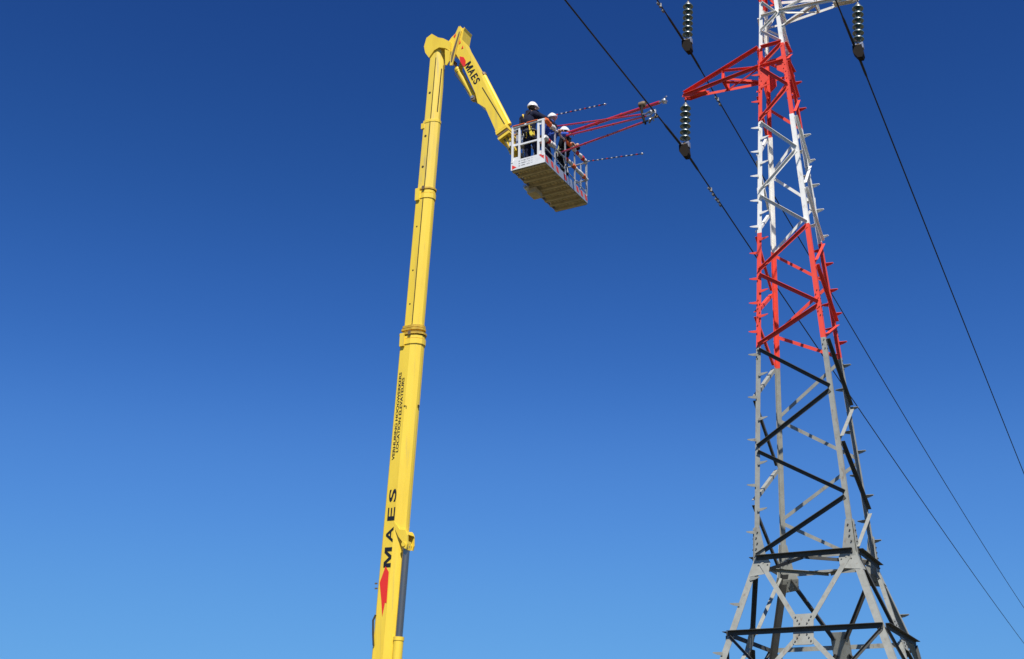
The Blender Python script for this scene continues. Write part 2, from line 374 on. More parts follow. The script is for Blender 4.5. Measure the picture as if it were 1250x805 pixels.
# plan bracing at the belt
mids = [V((0, -.9, ZB-.02)), V((.9, 0, ZB-.02)), V((0, .9, ZB-.02)), V((-.9, 0, ZB-.02))]
for i in range(4):
    mb = MB(); mb.ell(mids[i], mids[(i+1) % 4], V((0, 0, -1)), (mids[i]+mids[(i+1) % 4])*1.0, 0.07, 0.06, 0.008, GRY_SHADE if i in (0, 3) else GRY); mb.build('plan_brace', pylon)  # two plan braces carry painted shade
p0, p1 = corner('BL', 6.02)+V((.06, 0, 0)), corner('BR', 6.02)-V((.06, 0, 0))
mb = MB(); mb.ell(p0, p1, V((0, 1, 0)), ZUP, 0.06, 0.05, 0.008, GRY); mb.build('horizontal_bar', pylon)
# cross arms
def bar(p0, p1, size, m, n=None, up=ZUP, name='arm_bar'):
    p0, p1 = V(p0), V(p1); d = (p1-p0).normalized(); n = n or V((0, -1, 0)); n = (n-d*n.dot(d)).normalized()
    mb = MB(); mb.ell(p0, p1, n, up, size, size, 0.008, m); return mb.build(name, pylon)
def arm(sx, zl, zu, L, m, ztip):
    tip = V((sx*L, 0, ztip)); e = 0.05
    F, K = ('FL', 'BL') if sx < 0 else ('FR', 'BR')
    fl, bl, fu, bu = corner(F, zl), corner(K, zl), corner(F, zu), corner(K, zu)
    tf, tb = tip+V((0, -e, 0)), tip+V((0, e, 0)); N1, N2 = V((0, -1, 0)), V((0, 1, 0))
    o1, o2 = V((0, -.02, 0)), V((0, .02, 0))
    bar(fu+o1, tf+V((0, 0, .05)), .07, m, N1, name='arm_chord'); bar(bu+o2, tb+V((0, 0, .05)), .07, m, N2, name='arm_chord')
    bar(fl+o1, tf, .06, m, N1, name='arm_chord'); bar(bl+o2, tb, .06, m, N2, name='arm_chord')
    q = lambda a, b, t: a.lerp(b, t)
    t = .47
    bar(q(fl, tf, t), q(bl, tb, t), .045, m, V((0, 0, -1)), V((sx, 0, 0)))
    bar(q(fu, tf, t), q(fl, tf, t), .045, m, N1); bar(q(bu, tb, t), q(bl, tb, t), .045, m, N2)
    bar(q(fu, tf, t), q(bl, tb, t), .04, m, V((sx, 0, 0)))
    bar(fl, q(fu, tf, t), .045, m, N1); bar(bl, q(bu, tb, t), .045, m, N2)
    bar(fl+V((0, 0, -.012)), q(bl, tb, t), .045, m, V((0, 0, -1)), V((sx, 0, 0))); bar(bl+V((0, 0, -.012)), q(fl, tf, t), .045, m, V((0, 0, -1)), V((sx, 0, 0)))
    mb = MB()
    pts = [(sx*(L+.05), ztip-.03), (sx*(L+.03), ztip+.05), (sx*(L-.38), ztip+.1), (sx*(L-.55), ztip+.03), (sx*(L-.45), ztip-.04), (sx*(L-.1), ztip-.08)]
    for y in (-e-.026, e+.01): mb.prism([V((x, y, z)) for x, z in pts], V((0, .014, 0)), m)
    mb.prism([V((sx*(L-.02), -e, ztip-.032)), V((sx*(L-.5), -e-.03, ztip-.032)), V((sx*(L-.5), e+.03, ztip-.032)), V((sx*(L-.02), e, ztip-.032))], V((0, 0, .01)), m)
    mb.build('arm_tip_plate', pylon)
    mb = MB(); mb.path([tip+V((0, -.05, -.05)), tip+V((0, -.03, -.1)), tip+V((0, .03, -.1)), tip+V((0, .05, -.05))], .012, IRON); mb.build('shackle', pylon)
    return tip
TIPL = arm(-1, 16.37, 16.87, 2.08, RED, 16.33)
TIPR = arm(1, 17.70, 18.25, 1.86, WHT, 17.68)
TIPU = arm(-1, 19.02, 19.6, 1.9, RED, 19.02)
mb = MB(); mb.ball((0, 0, TOPZ+.05), .06, WHT); mb.build('peak_cap', pylon)
for c, (a, b) in CN.items():
    mb = MB(); k = corner(c, 0); mb.box(k+V((a*.02, b*.02, .12)), (.7, .7, .3), mat('footing_concrete', (.35, .34, .31), .9, bump=.4) if c == 'FL' else bpy.data.materials['footing_concrete']); mb.build('footing', pylon)

# ================================================================ INSULATORS AND LINES
def insulator(tip, clamp_px, label):
    tw_ = tw(tip)-V((0, 0, .1)); cl = on_plane(*clamp_px, tw(tip), EY)
    d = (cl-tw_).normalized()
    t = thing('insulator_string', label, 'insulator', tw_, TY, 'glass insulator strings hanging from the cross arms')
    Lt = (cl-tw_).length; q = t.rotation_euler.to_matrix().inverted()
    dl = q @ d
    mb = MB(); mb.tube(V((0, 0, .02)), dl*.13, .012, IRON); mb.lathe([(dl*.05, dl, .02), (dl*.08, dl, .034), (dl*.12, dl, .02)], IRON); mb.build('hook', t)
    nD = 6; sp = 0.152
    prof = [(.0, .05), (.018, .062), (.035, .064), (.045, .075), (.065, .1), (.085, .117), (.108, .121), (.11, .115), (.1, .105), (.112, .095), (.105, .085), (.118, .075), (.11, .064), (.152, .05)]
    dm = MB(); dm.lathe([(V((0, 0, -h)), V((0, 0, 1)), r) for h, r in prof[:3]], IRON, 20); dm.lathe([(V((0, 0, -h)), V((0, 0, 1)), r) for h, r in prof[2:]], GLAS, 24)
    dme = dm.mesh('disc')
    for k in range(nD):
        o = bpy.data.objects.new('disc', dme); COL.objects.link(o); o.parent = t; o.location = dl*(.1+k*sp); o.rotation_euler = dl.to_track_quat('-Z', 'Y').to_euler()
        o.rotation_euler = (-dl).to_track_quat('Z', 'Y').to_euler()
    e0 = .1+nD*sp; p = dl*e0
    mb = MB(); mb.tube(p-dl*.02, p+dl*.1, .016, GREYM)
    mb.box(p+dl*.07, (.19, .05, .05), GREYM); mb.box(p+dl*.1+V((-.085, -.03, -.02)), (.04, .1, .13), GREYM); mb.box(p+dl*.1+V((.085, .03, -.02)), (.03, .1, .13), GREYM); mb.box(p+dl*.12, (.05, .07, .12), BRNM)
    mb.build('suspension_clamp', t)
    mb = MB(); c = p+dl*.14
    mb.prism([c+V((-.11, -.09, 0)), c+V((.08, -.09, 0)), c+V((.1, -.09, -.24)), c+V((.07, -.09, -.31)), c+V((-.02, -.09, -.3)), c+V((-.11, -.09, -.15))], V((0, .17, .0)), CAST)
    mb.build('weight_box', t)
    mb = MB(); mb.box(c+V((-.06, -.02, .015)), (.09, .17, .03), GREYM); mb.build('weight_lid', t)
    return tw_+(d*(e0+.12))
c1 = insulator(TIPL, (836, 183), 'green glass insulator string under the tip of the lower left red arm')
c2 = insulator(TIPU, (839, 58), 'green glass insulator string cut by the top edge left of the pylon')
c3 = insulator(TIPR, (1048, 66), 'green glass insulator string under the white arm on the right')
def wire(c, off, bf, cf, bb, cb, label):
    pts = []
    ys = [-70+2.5*i for i in range(28)]+[.0]+[1.5*i for i in range(1, 20)]+[30+4*i for i in range(40)]
    def z(y): return c.z+(bf*y+cf*y*y if y > 0 else bb*y+cb*y*y)
    f = lambda y: V((c.x, c.y, 0))+EX*off+EY*y+V((0, 0, z(y)))
    t = thing('power_line', label, 'power line', f(0), 0, 'overhead conductors')
    o = f(0)
    mb = MB(); mb.path([f(y)-o for y in ys], .0165, LINE, 8); mb.build('conductor', t)
    mb = MB(); mb.path([f(y)-o for y in (-1.1, -.95, -.5, 0, .5, .95, 1.1)], [.017, .027, .028, .03, .028, .027, .017], LINE, 8); mb.build('armour_rods', t)
    return f
w1 = wire(c1, -.07, -.078, .00029, .03, .0003, 'black power line touched by the red poles, crossing behind the pylon')
w2 = wire(c2, -.07, -.088, .0004, .0, .0003, 'black power line hanging from the topmost insulator left of the pylon')
w3 = wire(c3, -.07, -.090, .00015, -.055, .0004, 'black power line right of the pylon, clear of everything')
def damper(f, y, label):
    o = f(y); t = (f(y+.1)-f(y-.1)).normalized()
    th = thing('vibration_damper', label, 'damper', o)
    mb = MB(); mb.box((0, 0, -.02), (.05, .05, .09), DAMP); mb.build('damper_clamp', th)
    mb = MB(); mb.path([t*-.17+V((0, 0, -.07)), V((0, 0, -.06)), t*.17+V((0, 0, -.07))], .006, DAMP, 6); mb.build('messenger_cable', th)
    for s in (-1, 1): mb = MB(); mb.tube(t*(s*.11)+V((0, 0, -.07)), t*(s*.19)+V((0, 0, -.075)), .026, DAMP, .02, 8); mb.build('damper_weight', th)
def yy_at(f, px):
    lo, hi = -20, 30
    for _ in range(40):
        m = (lo+hi)/2
        if project(f(m))[1] < px: lo = m
        else: hi = m
    return lo
damper(w1, yy_at(w1, 231), 'small grey damper nearer the insulator on the lower left line')
damper(w1, yy_at(w1, 244), 'second small grey damper, further along the lower left line')
damper(w2, yy_at(w2, 121), 'small grey damper on the upper line just behind the red arm')
damper(w2, yy_at(w2, 6), 'small grey damper at the top edge of the photo, before the insulator')

# ================================================================ BOOM LIFT   (local x = luffing direction, y = away from the camera)
BY = R(-29.1); HX = V((math.cos(BY), math.sin(BY), 0)); VY = V((-math.sin(BY), math.cos(BY), 0))
BP = V((-0.16373, 25.59948, 0)); LO = BP+HX*(-3.04)
def lp(x, y, yl):                         # photograph point -> lift coordinates on the plane y = yl
    P = on_plane(x, y, LO+VY*yl, VY)-LO; return V((P.dot(HX), yl, P.z))
lift = thing('boom_lift', 'bright yellow telescopic boom lift raising a white work basket', 'boom lift', LO, BY)
def bx(z): return 0.118+.0457*(z-4.466)+.045          # boom axis
PROF = [(-.3, -.21), (-.26, -.25), (.05, -.25), (.2, -.19), (.29, -.08), (.3, 0), (.29, .08), (.2, .19), (.05, .25), (-.26, .25), (-.3, .21)]
def sect(mb, z0, z1, sc, m, pad=0., bev=0.0):
    rs = [(z0, sc), (z1, sc)]
    n = len(PROF); vs = []
    for z, s in rs:
        vs += [V((bx(z)+x*s*(1+pad), y*s*(1+pad), z)) for x, y in PROF]
    fs = [(k, (k+1) % n, (k+1) % n+n, k+n) for k in range(n)]+[tuple(range(n-1, -1, -1)), tuple(range(n, 2*n))]
    mb.add(vs, fs, m)
secs = []
for z0, z1, sc, m in ((1.9, 12.0, .91, YEL), (3.0, 15.95, .745, YEL), (6.0, 18.06, .685, YELW), (9.0, 20.32, .64, YELW)):
    mb = MB(); sect(mb, z0, z1, sc, m); secs.append(mb.build('boom_section', lift))
for k, (z, sc) in enumerate(((12.0, .91), (15.95, .745))):
    for dz, pad, h in ((-.17, .09, .13), (-.02, .03, .07), (.08, .14 if k == 0 else .12, .045), (.2, .02, .05), (.27, -.05, .06)):
        if k == 1 and dz > .1: continue
        mb = MB(); sect(mb, z+dz, z+dz+h, sc, YELD if dz > 0 else YEL, pad); mb.build('collar', secs[k])
    mb = MB()
    for s in (-1, 1):
        mb.box((bx(z)-.2*sc, s*(.285*sc), z-.05), (.12, .05, .34), YEL); mb.box((bx(z)+.02, s*(.29*sc), z+.1), (.07, .035, .1), BRNM)
    mb.build('guide_block', secs[k])
mb = MB(); sect(mb, 18.0, 18.07, .685, YEL, .06); mb.build('collar', secs[2])
mb = MB(); mb.box((bx(18)-.2, -.16, 17.92), (.1, .06, .16), YEL); mb.build('guide_block', secs[2])
# grooves along the plate joint of the three upper sections, and sight holes
for k, (z0, z1, sc) in ((1, (12.3, 15.78, .745)), (2, (16.1, 17.98, .685)), (3, (18.1, 19.95, .64))):
    mb = MB(); ys = -.25*sc-.003; xs = .028*sc
    p0 = V((bx(z0)+xs, ys, z0)); p1 = V((bx(z1)+xs, ys, z1))
    mb.box((p0+p1)/2, (.022, .008, (p1-p0).length), SEAM, Z=(p1-p0).normalized()); mb.build('groove', secs[k])
    mb = MB()
    for z in ((12.9, 13.8, 15.0) if k == 1 else (16.7, 17.6) if k == 2 else (18.9,)):
        r = .022 if k == 1 else .035; p = V((bx(z)-.13*sc, -.25*sc, z)); mb.tube(p+V((0, .01, 0)), p-V((0, .004, 0)), r, SEAM, n=12)
    mb.build('sight_holes', secs[k])
# worn strips on the underside of the top section
mb = MB()
for x, y in ((.255, -.13),):
    p0 = V((bx(18.2)+x*.64, y*.64-.004, 18.3)); p1 = V((bx(19.9)+x*.64, y*.64-.004, 19.6)); mb.box((p0+p1)/2, (.02, .02, (p1-p0).length), SEAM, Z=(p1-p0).normalized())
mb.build('wear_strip', secs[3])
# head of the boom
YH = -.2
mb = MB(); hp = [lp(x, y, YH) for x, y in ((523.5, 70), (519, 64), (517.5, 56.5), (520.5, 46), (527, 41), (535, 45.5), (541, 46.5), (550, 51), (549.5, 62), (544, 58.5), (536, 57.5), (530, 61))]
mb.prism(hp, V((0, .42, 0)), YEL); head = mb.build('boom_head', lift)
mb = MB(); mb.prism([lp(x, y, YH-.03) for x, y in ((543, 60), (549.5, 62), (548.5, 74), (545.5, 79), (543.5, 79))], V((0, .03, 0)), YEL); mb.build('side_plate', head)
# link arms between head and jib
for yl in (-.24, .2):
    mb = MB(); off = lp(0, 0, yl)-lp(0, 0, yl)
    base = [lp(x, y, -.24) for x, y in ((558.6, 35.5), (562, 33), (563, 37), (556.6, 60), (552, 79), (549, 79.5), (549.8, 68), (554, 54))]
    mb.prism([V((p.x, yl, p.z)) for p in base], V((0, .035, 0)), YELW); lk = mb.build('link_arm', lift)
    if yl < 0:
        mb = MB(); mb.prism([lp(x, y, yl-.004) for x, y in ((560.2, 39), (561.4, 38), (561, 41), (555.8, 60), (551.8, 75), (550.4, 75.5), (551, 68), (554.6, 56))], V((0, -.006, 0)), BRNM); mb.build('shade_strip', lk)  # brown strip: shade on the yellow link arm, painted as colour
mb = MB(); mb.prism([lp(x, y, -.12) for x, y in ((546, 53), (551, 45.5), (556, 40.5), (560, 31.5), (561.5, 33), (557, 48), (553, 62), (549, 62))], V((0, .24, 0)), YEL); kn = mb.build('knuckle_plate', lift)
mb = MB(); mb.prism([lp(x, y, -.127) for x, y in ((553.6, 44.5), (556, 40.5), (556.3, 43), (554.8, 46))], V((0, .006, 0)), LRED); mb.build('red_sticker', kn)
# jib
YJ = -.2; JD = .38
side = [(561.4, 31), (562.8, 34), (566.3, 34.2), (566.6, 32.5), (567.5, 33.5), (566, 37), (564, 48), (566.5, 54), (581, 80), (595.5, 109.5), (617.5, 153.5), (606.5, 163), (592.5, 131.5), (583, 125.5), (580, 113), (565.5, 81), (561, 73), (555.3, 63.6)]
mb = MB(); mb.prism([lp(x, y, YJ) for x, y in side], V((0, JD, 0)), YEL); jib = mb.build('jib', lift)
def jl(px, py, qx, qy, yl): return lp(px, py, yl), lp(qx, qy, yl)
p0, p1 = jl(590.5, 91, 622, 152, .12); mb = MB(); mb.tube(p0, p1, .058, YEL, n=14); mb.build('jib_hose_tube', jib)
mb = MB(); dd = (p1-p0).normalized(); mb.tube(p0-dd*.03, p0+dd*.05, .075, BRNM, n=14); mb.build('tube_cap', jib)
p0, p1 = jl(588.5, 106, 616.5, 152, YJ-.004); mb = MB(); mb.box((p0+p1)/2, (.018, .01, (p1-p0).length*.98), SEAM, Y=V((0, 1, 0)), Z=(p1-p0).normalized(), X=V((0, 1, 0)).cross((p1-p0).normalized())); mb.build('groove', jib)
# jib cylinder
p0, p1 = lp(553.8, 76, -.02), lp(580, 121.5, -.02); d = (p1-p0).normalized()
mb = MB(); mb.tube(p0, p0+d*.5, .035, CHR, n=14); mb.tube(p0-V((0, .1, 0)), p0+V((0, .1, 0)), .05, BRNM); mb.build('cylinder_rod', jib)
mb = MB(); mb.tube(p0+d*.3, p1, .085, YEL, n=18); mb.tube(p0+d*.28, p0+d*.36, .095, YEL, n=18); mb.build('jib_cylinder', jib)
mb = MB(); mb.tube(p1-V((0, .16, 0)), p1+V((0, .16, 0)), .045, GREYM); mb.box(p1+V((.02, -.13, -.04)), (.12, .03, .12), BRNM); mb.build('pivot_pin', jib)
mb = MB(); q = p0+d*.55-V((0, .09, 0)); mb.path([q+V((-.06, 0, .1)), q+V((-.12, -.03, 0)), q+V((-.04, -.03, -.12)), q+V((.2, 0, -.5)), q+V((.45, .05, -.9))], .012, SEAM); mb.build('hose', jib)
# collar at the end of the jib and the inner jib
jd = (lp(617.5, 153.5, YJ)-lp(595.5, 109.5, YJ)).normalized(); jn = V((0, 1, 0)).cross(jd).normalized()
cc = (lp(617.5, 153.5, YJ)+lp(606.5, 163, YJ))/2+V((0, JD/2, 0))
wj = (lp(617.5, 153.5, YJ)-lp(606.5, 163, YJ)).length
for dz, pad, h, m in ((-.06, 1.05, .06, YEL), (.02, 1.12, .05, YEL), (.1, 1.05, .05, BRNM), (.19, 1.16, .07, YEL)):
    mb = MB(); mb.box(cc+jd*(dz+h/2)+jn*0.0, (wj*pad, JD*pad+.04, h), m, X=jn, Y=V((0, 1, 0)), Z=jd); mb.build('collar', jib)
mb = MB(); mb.box(cc+jd*.42, (wj*.62, JD*.7, .66), YEL, X=jn, Z=jd)
for s in (-1, 1): mb.box(cc+jd*.42+V((0, -JD*.35-.012, 0))+jn*(s*wj*.16), (.03, .02, .6), BRNM, X=jn, Z=jd)
mb.build('inner_jib', jib)
# lettering
def letter(ch, pa, pb, f0, f1, hgt, wt, parent):      # one painted letter filling the fraction f0..f1 of the line pa-pb, standing towards +w
    d = (pb-pa).normalized(); L_ = (pb-pa).length; u = d.cross(V((0, 1, 0))); u = u if u.dot(wt) > 0 else -u
    if ch == 'M':
        mb = MB(); mb.prism([V((x, y, 0)) for x, y in ((0, 0), (0, 1), (.26, 1), (.5, .36), (.74, 1), (1, 1), (1, 0), (.8, 0), (.8, .66), (.58, 0), (.42, 0), (.2, .66), (.2, 0))], V((0, 0, .003)), INK); o = mb.build('letter', parent)
    else: o = lettering(ch, 1.0, (0, 0, 0), (1, 0, 0), (0, 1, 0), INK, parent, 'letter', bold=0.02)
    xs = [v.co.x for v in o.data.vertices]; ysv = [v.co.y for v in o.data.vertices]; x0, x1, y0, y1 = min(xs), max(xs), min(ysv), max(ysv)
    for v in o.data.vertices:
        a_ = (v.co.x-x0)/(x1-x0); b_ = (v.co.y-y0)/(y1-y0); zz = v.co.z
        v.co = pa+d*(L_*(f0+(f1-f0)*a_))+u*(hgt*b_)-V((0, 1, 0))*(.002 if zz > 0 else 0)
ps = lp(566.8, 79.5, YJ-.004); pe = lp(579.2, 103.5, YJ-.004)
for ch, f0, f1 in (('M', 0, .3), ('A', .33, .56), ('E', .61, .77), ('S', .82, 1.0)): letter(ch, ps, pe, f0, f1, .2, V((1, 0, .3)), jib)
mb = MB(); mb.prism([lp(x, y, YJ-.008) for x, y in ((561, 68.5), (566, 69.5), (568.5, 74), (568, 80), (565.5, 81), (561.8, 75))], V((0, .004, 0)), LRED); mb.build('red_emblem', jib)
mb = MB()
for a in (((561.5, 48.5), (562.3, 52), (560, 54)), ((565, 55), (565.5, 58.5), (563, 59.5))): mb.prism([lp(x, y, YJ-.008) for x, y in a], V((0, .004, 0)), LRED)
mb.build('red_sticker', jib)
# big lettering on the base section, reading upwards
ys = -.25*.91-.004
def bs(px, py): return lp(px, py, ys)
a, b = bs(471.3, 692), bs(479.5, 596); d = (b-a).normalized(); u = d.cross(V((0, 1, 0))); u = u if u.x < 0 else -u
pa, pb = bs(476.8, 692), bs(484.5, 596)
for ch, f0, f1 in (('M', 0, .25), ('A', .31, .51), ('E', .59, .76), ('S', .83, 1.0)): letter(ch, pa, pb, f0, f1, .2, V((-1, 0, 0)), secs[0])
mb = MB(); mb.prism([bs(x, y) for x, y in ((470.7, 691), (474.6, 698), (471.9, 736), (470, 735), (466.6, 752.5), (465.6, 733), (463.6, 711))], V((0, -.003, 0)), LRED); mb.build('red_emblem', secs[0])
for txt, pa, pb in (('VERHURING HOOGWERKERS', (481.3, 561), (490.5, 454)), ('LOCATION ELEVATEURS', (485.8, 552), (493.8, 461))):
    a, b = bs(*pa), bs(*pb); d = (b-a).normalized(); u = d.cross(V((0, 1, 0))); u = u if u.x < 0 else -u
    o = lettering(txt, .1, a, d, u, INK, secs[0], bold=.0012)
    o['kind'] = 'stuff'
    xs = [v.co.dot(d) for v in o.data.vertices]; k = (b-a).length/(max(xs)-min(xs)); base = a.dot(d)
    for v in o.data.vertices: v.co += d*((v.co.dot(d)-base)*(k-1))
# small hardware on the base section
mb = MB(); p = bs(467, 762); mb.path([p+V((-.2, 0, .22)), p+V((-.25, -.02, .1)), p+V((-.23, -.02, -.2)), p+V((-.2, -.02, -.45))], .022, SEAM); mb.build('hose', secs[0])
mb = MB(); p = V((bx(10.3)+.29*.91, .0, 10.28)); mb.box(p, (.06, .05, .06), SEAM); mb.build('sensor', secs[0])
for px, py in ((460, 712), (460, 718)): mb = MB(); mb.box(bs(px, py)+V((-.02, 0, 0)), (.06, .03, .03), BRNM); mb.build('cable_clip', secs[0])
mb = MB(); mb.box(lp(494, 495, -.235), (.05, .012, .015), SEAM); mb.box(lp(496, 496, -.232), (.012, .012, .04), SEAM); mb.build('scratch_mark', secs[0])
# luffing cylinder with bracket
CXO, CYO = .375, -.08
def cy(z, dx=0.): return V((bx(z)-.045+CXO+dx, CYO, z))
zt = 6.93; zj = lp(485, 778, CYO).z
mb = MB(); mb.tube(cy(zj-.15), cy(zt), .083, CHR, n=20); mb.build('lift_cylinder_rod', lift)
mb = MB(); mb.tube(cy(1.9), cy(zj), .112, YEL, n=20); mb.tube(cy(zj-.07), cy(zj+.01), .122, YEL, n=20); mb.build('lift_cylinder', lift)
mb = MB()
for s in (-1, 1):
    y0 = CYO+s*.13
    mb.prism([V((bx(7.0)+x, y0-.02, z)) for x, z in ((.02 if s < 0 else .1, 7.55), (.22, 7.3), (.38, 7.27), (.44, 7.15), (.45, 6.95), (.42, 6.84), (.36, 6.86), (.3, 7.02), (.2, 7.13), (.1, 7.3))], V((0, .045, 0)), YEL)
mb.prism([V((bx(7.0)+x, CYO-.12, z)) for x, z in ((.2, 7.3), (.42, 7.24), (.46, 7.16), (.2, 7.2))], V((0, .24, 0)), YEL)
mb.tube(V((bx(7)+.35, CYO-.17, 6.95)), V((bx(7)+.35, CYO+.17, 6.95)), .055, YEL, n=14)
mb.box(cy(6.93), (.16, .14, .2), YEL)
mb.build('cylinder_bracket', lift)
# turntable and carrier on the ground (below the frame)
mb = MB(); mb.lathe([((0, 0, 1.15), ZUP, 1.0), ((0, 0, 1.45), ZUP, 1.0)], YEL, 28); mb.box((-.4, 0, 1.75), (2.2, 1.1, .6), YEL); mb.box((bx(2.2), 0, 2.15), (.9, .8, .5), YEL); mb.build('turntable', lift)
mb = MB(); mb.box((0, .6, .85), (2.3, 7.6, .5), YEL); mb.box((0, 3.9, 1.0), (2.2, .3, .3), BLK); mb.build('chassis', lift)
mb = MB(); mb.prism([(-1.15, 5.4, .7), (-1.15, 5.4, 1.6), (-1.15, 5.0, 2.5), (-1.15, 4.1, 2.5), (-1.15, 4.1, .7)], V((2.3, 0, 0)), BWH); cab = mb.build('cab', lift)
mb = MB(); mb.box((0, 5.22, 2.05), (2.0, .03, .7), GLS2, Y=V((0, .91, .41)), Z=V((0, -.41, .91))); mb.build('windscreen', cab)
tm = MB(); tm.lathe([((-.16, 0, 0), (1, 0, 0), .42), ((-.13, 0, 0), (1, 0, 0), .5), ((.13, 0, 0), (1, 0, 0), .5), ((.16, 0, 0), (1, 0, 0), .42)], TYRE, 24)
tme = tm.mesh('wheel')
for y in (-2.4, -1.2, 2.6, 4.6):
    for x in (-1.0, 1.0):
        o = bpy.data.objects.new('wheel', tme); COL.objects.link(o); o.parent = lift; o.location = (x, y, .5)
for x in (-1, 1):
    for y in (-2.9, 3.4):
        mb = MB(); mb.box((x*1.7, y, .85), (1.6, .22, .22), YEL); mb.box((x*2.4, y, .5), (.16, .16, .8), YEL); mb.box((x*2.4, y, .06), (.5, .5, .1), BLK); mb.build('outrigger', lift)

# ================================================================ BASKET (a part of the lift)
BO = V((-.062, 25.23, 15.83)); BA = -.508
bu, bv = V((math.cos(BA), math.sin(BA), 0)), V((-math.sin(BA), math.cos(BA), 0))
WB, LB, HB = .90, 2.38, 1.2
def bw(p): return BO+bu*p[0]+bv*p[1]+V((0, 0, p[2]))
def bl(px, py, yl):
    P = on_plane(px, py, BO+bv*yl, bv)-BO; return V((P.dot(bu), yl, P.z))
def blx(px, py, xl):
    P = on_plane(px, py, BO+bu*xl, bu)-BO; return V((xl, P.dot(bv), P.z))
rel = BO-LO
mb = MB(); mb.box((WB/2, LB/2, .085), (WB-.03, LB-.03, .03), DECKD)
basket = mb.build('basket', lift, (rel.dot(HX), rel.dot(VY), BO.z)); basket.rotation_euler = (0, 0, BA-BY)
# underside: lengthwise planks and cross beams
npk = 9
for k in range(npk):
    x = .03+(WB-.06)*(k+.5)/npk
    mb = MB(); mb.box((x, LB/2, .058+.003*random.random()), ((WB-.06)/npk-.016, LB-.06, .02), DECK); mb.build('deck_plank', basket)
for k in range(9):
    y = .05+(LB-.1)*k/8; w = .05 if k % 2 else .07
    mb = MB(); mb.box((WB/2-.01, y, .03), (WB+.0, .012, .09), DECK); mb.box((WB/2-.01, y+w/2+.006, -.009), (WB, w, .012), DECK); mb.box((WB/2-.01, y+w+.0, .005), (WB, .01, .04), DECK); mb.build('cross_beam', basket)
# skirts
def slab(name, c, s, m=BWH): mb = MB(); mb.box(c, s, m); return mb.build(name, basket)
sk = slab('skirt_panel', (WB/2, -.006, .13), (WB+.03, .012, .26))
slab('skirt_panel', (WB+.006, LB/2+.004, .12), (.012, LB, .22), ALU); slab('skirt_panel', (-.006, LB/2+.004, .12), (.012, LB, .22), ALU); slab('skirt_panel', (WB/2, LB+.012, .12), (WB+.02, .012, .22), ALU)
def sticker(pts, off, m=LRED, name='warning_sticker'):
    mb = MB(); mb.prism(pts, off, m); mb.build(name, basket)
sticker([(.02, -.0125, .02), (.02, -.0125, .14), (.145, -.0125, .055)], V((0, -.003, 0)))
sticker([(WB-.01, -.0125, .24), (WB-.145, -.0125, .24), (WB-.01, -.0125, .1)], V((0, -.003, 0)))
for k, y in enumerate((.02, .3, .58, 1.0, 1.7, 1.95, 2.2)):
    sticker([(WB+.0125, y, .2), (WB+.0125, y+.11, .2), (WB+.0125, y+.17, .06), (WB+.0125, y+.06, .06)], V((.003, 0, 0)), PADR)
# rows of small print on the front panel: too blurred in the photograph to be read, so broken dashes stand for the rows
mb = MB()
for r_, z in enumerate((.205, .14, .075)):
    for x, w in ((.20, .05), (.275, .12), (.425, .035), (.475, .03), (.54, .05)):
        n_ = max(2, int(w/.014))
        for i in range(n_):
            if random.random() < .9: mb.box((x+i*w/n_+.004, -.0135, z+.004*random.uniform(-1, 1)+.02*(x-.2)), (.008, .003, .022 if x < .53 else .008), INK)
mb.build('small_print', basket, kind='stuff')
# posts and rails
def post(x, y, z0=.2, z1=HB, w=.045, d=.045, m=BWH): mb = MB(); mb.box((x, y, (z0+z1)/2), (w, d, z1-z0), m); mb.build('post', basket)
def rail(p, q, r=.022, m=BWH, name='rail'): mb = MB(); mb.tube(p, q, r, m, n=12); mb.build(name, basket)
post(.02, .0); post(.2, .02); post(.725, .02, w=.05); post(.865, .0, w=.06)
for z, h in ((.3, .12), (.66, .1), (1.14, .1)): slab('post_plate', (.795, .012, z), (.1, .012, h))
for z, h in ((.28, .14), (.7, .06), (1.15, .06)): slab('post_plate', (.11, .012, z), (.14, .012, h))
slab('rail', (WB/2, .0, HB), (WB, .05, .04)); slab('rail', (.46, .02, .68), (.5, .04, .045))
for px in (677.5, 690, 701.5):
    y = blx(px, 190, WB).y; post(WB, y, w=.03, d=.04, m=ALU)
post(WB, LB-.02, m=ALU); post(WB-.17, LB, m=ALU, w=.03, d=.03); post(.0, LB, m=ALU); post(.0, 1.2, m=ALU); post(0, .6, m=ALU); post(0, 1.8, m=ALU)
for z in (HB, .68):
    rail((WB, 0, z), (WB, LB, z), m=ALU); rail((0, 0, z), (0, LB, z), m=ALU); rail((0, LB, z), (WB, LB, z), m=ALU)
rail((WB, .05, .42), (WB, LB, .3), r=.014, m=ALU)
def pad(zr, y0, y1, r, m, x=WB):
    mb = MB(); n = max(3, int((y1-y0)/.06)); pts = []; rs = []
    for i in range(n+1):
        t = i/n; pts.append(V((x+.01*math.sin(5*t+y0*9), y0+(y1-y0)*t, zr+.01*math.cos(7*t+y0*5)))); rs.append(r*(.82 if i in (0, n) else 1+.08*math.sin(9*t+y0)))
    mb.path(pts, rs, m, 12); mb.build('rail_padding', basket)
for y0, y1, r, m in ((.02, .33, .062, PADO), (.33, .52, .066, PADW), (.52, .9, .03, PADW), (1.1, 1.42, .05, PADO), (1.42, 1.72, .055, PADW), (1.72, 1.86, .05, PADR), (1.86, 2.05, .052, PADW), (2.05, 2.2, .055, PADR), (2.2, 2.38, .055, PADW)): pad(HB, y0, y1, r, m)
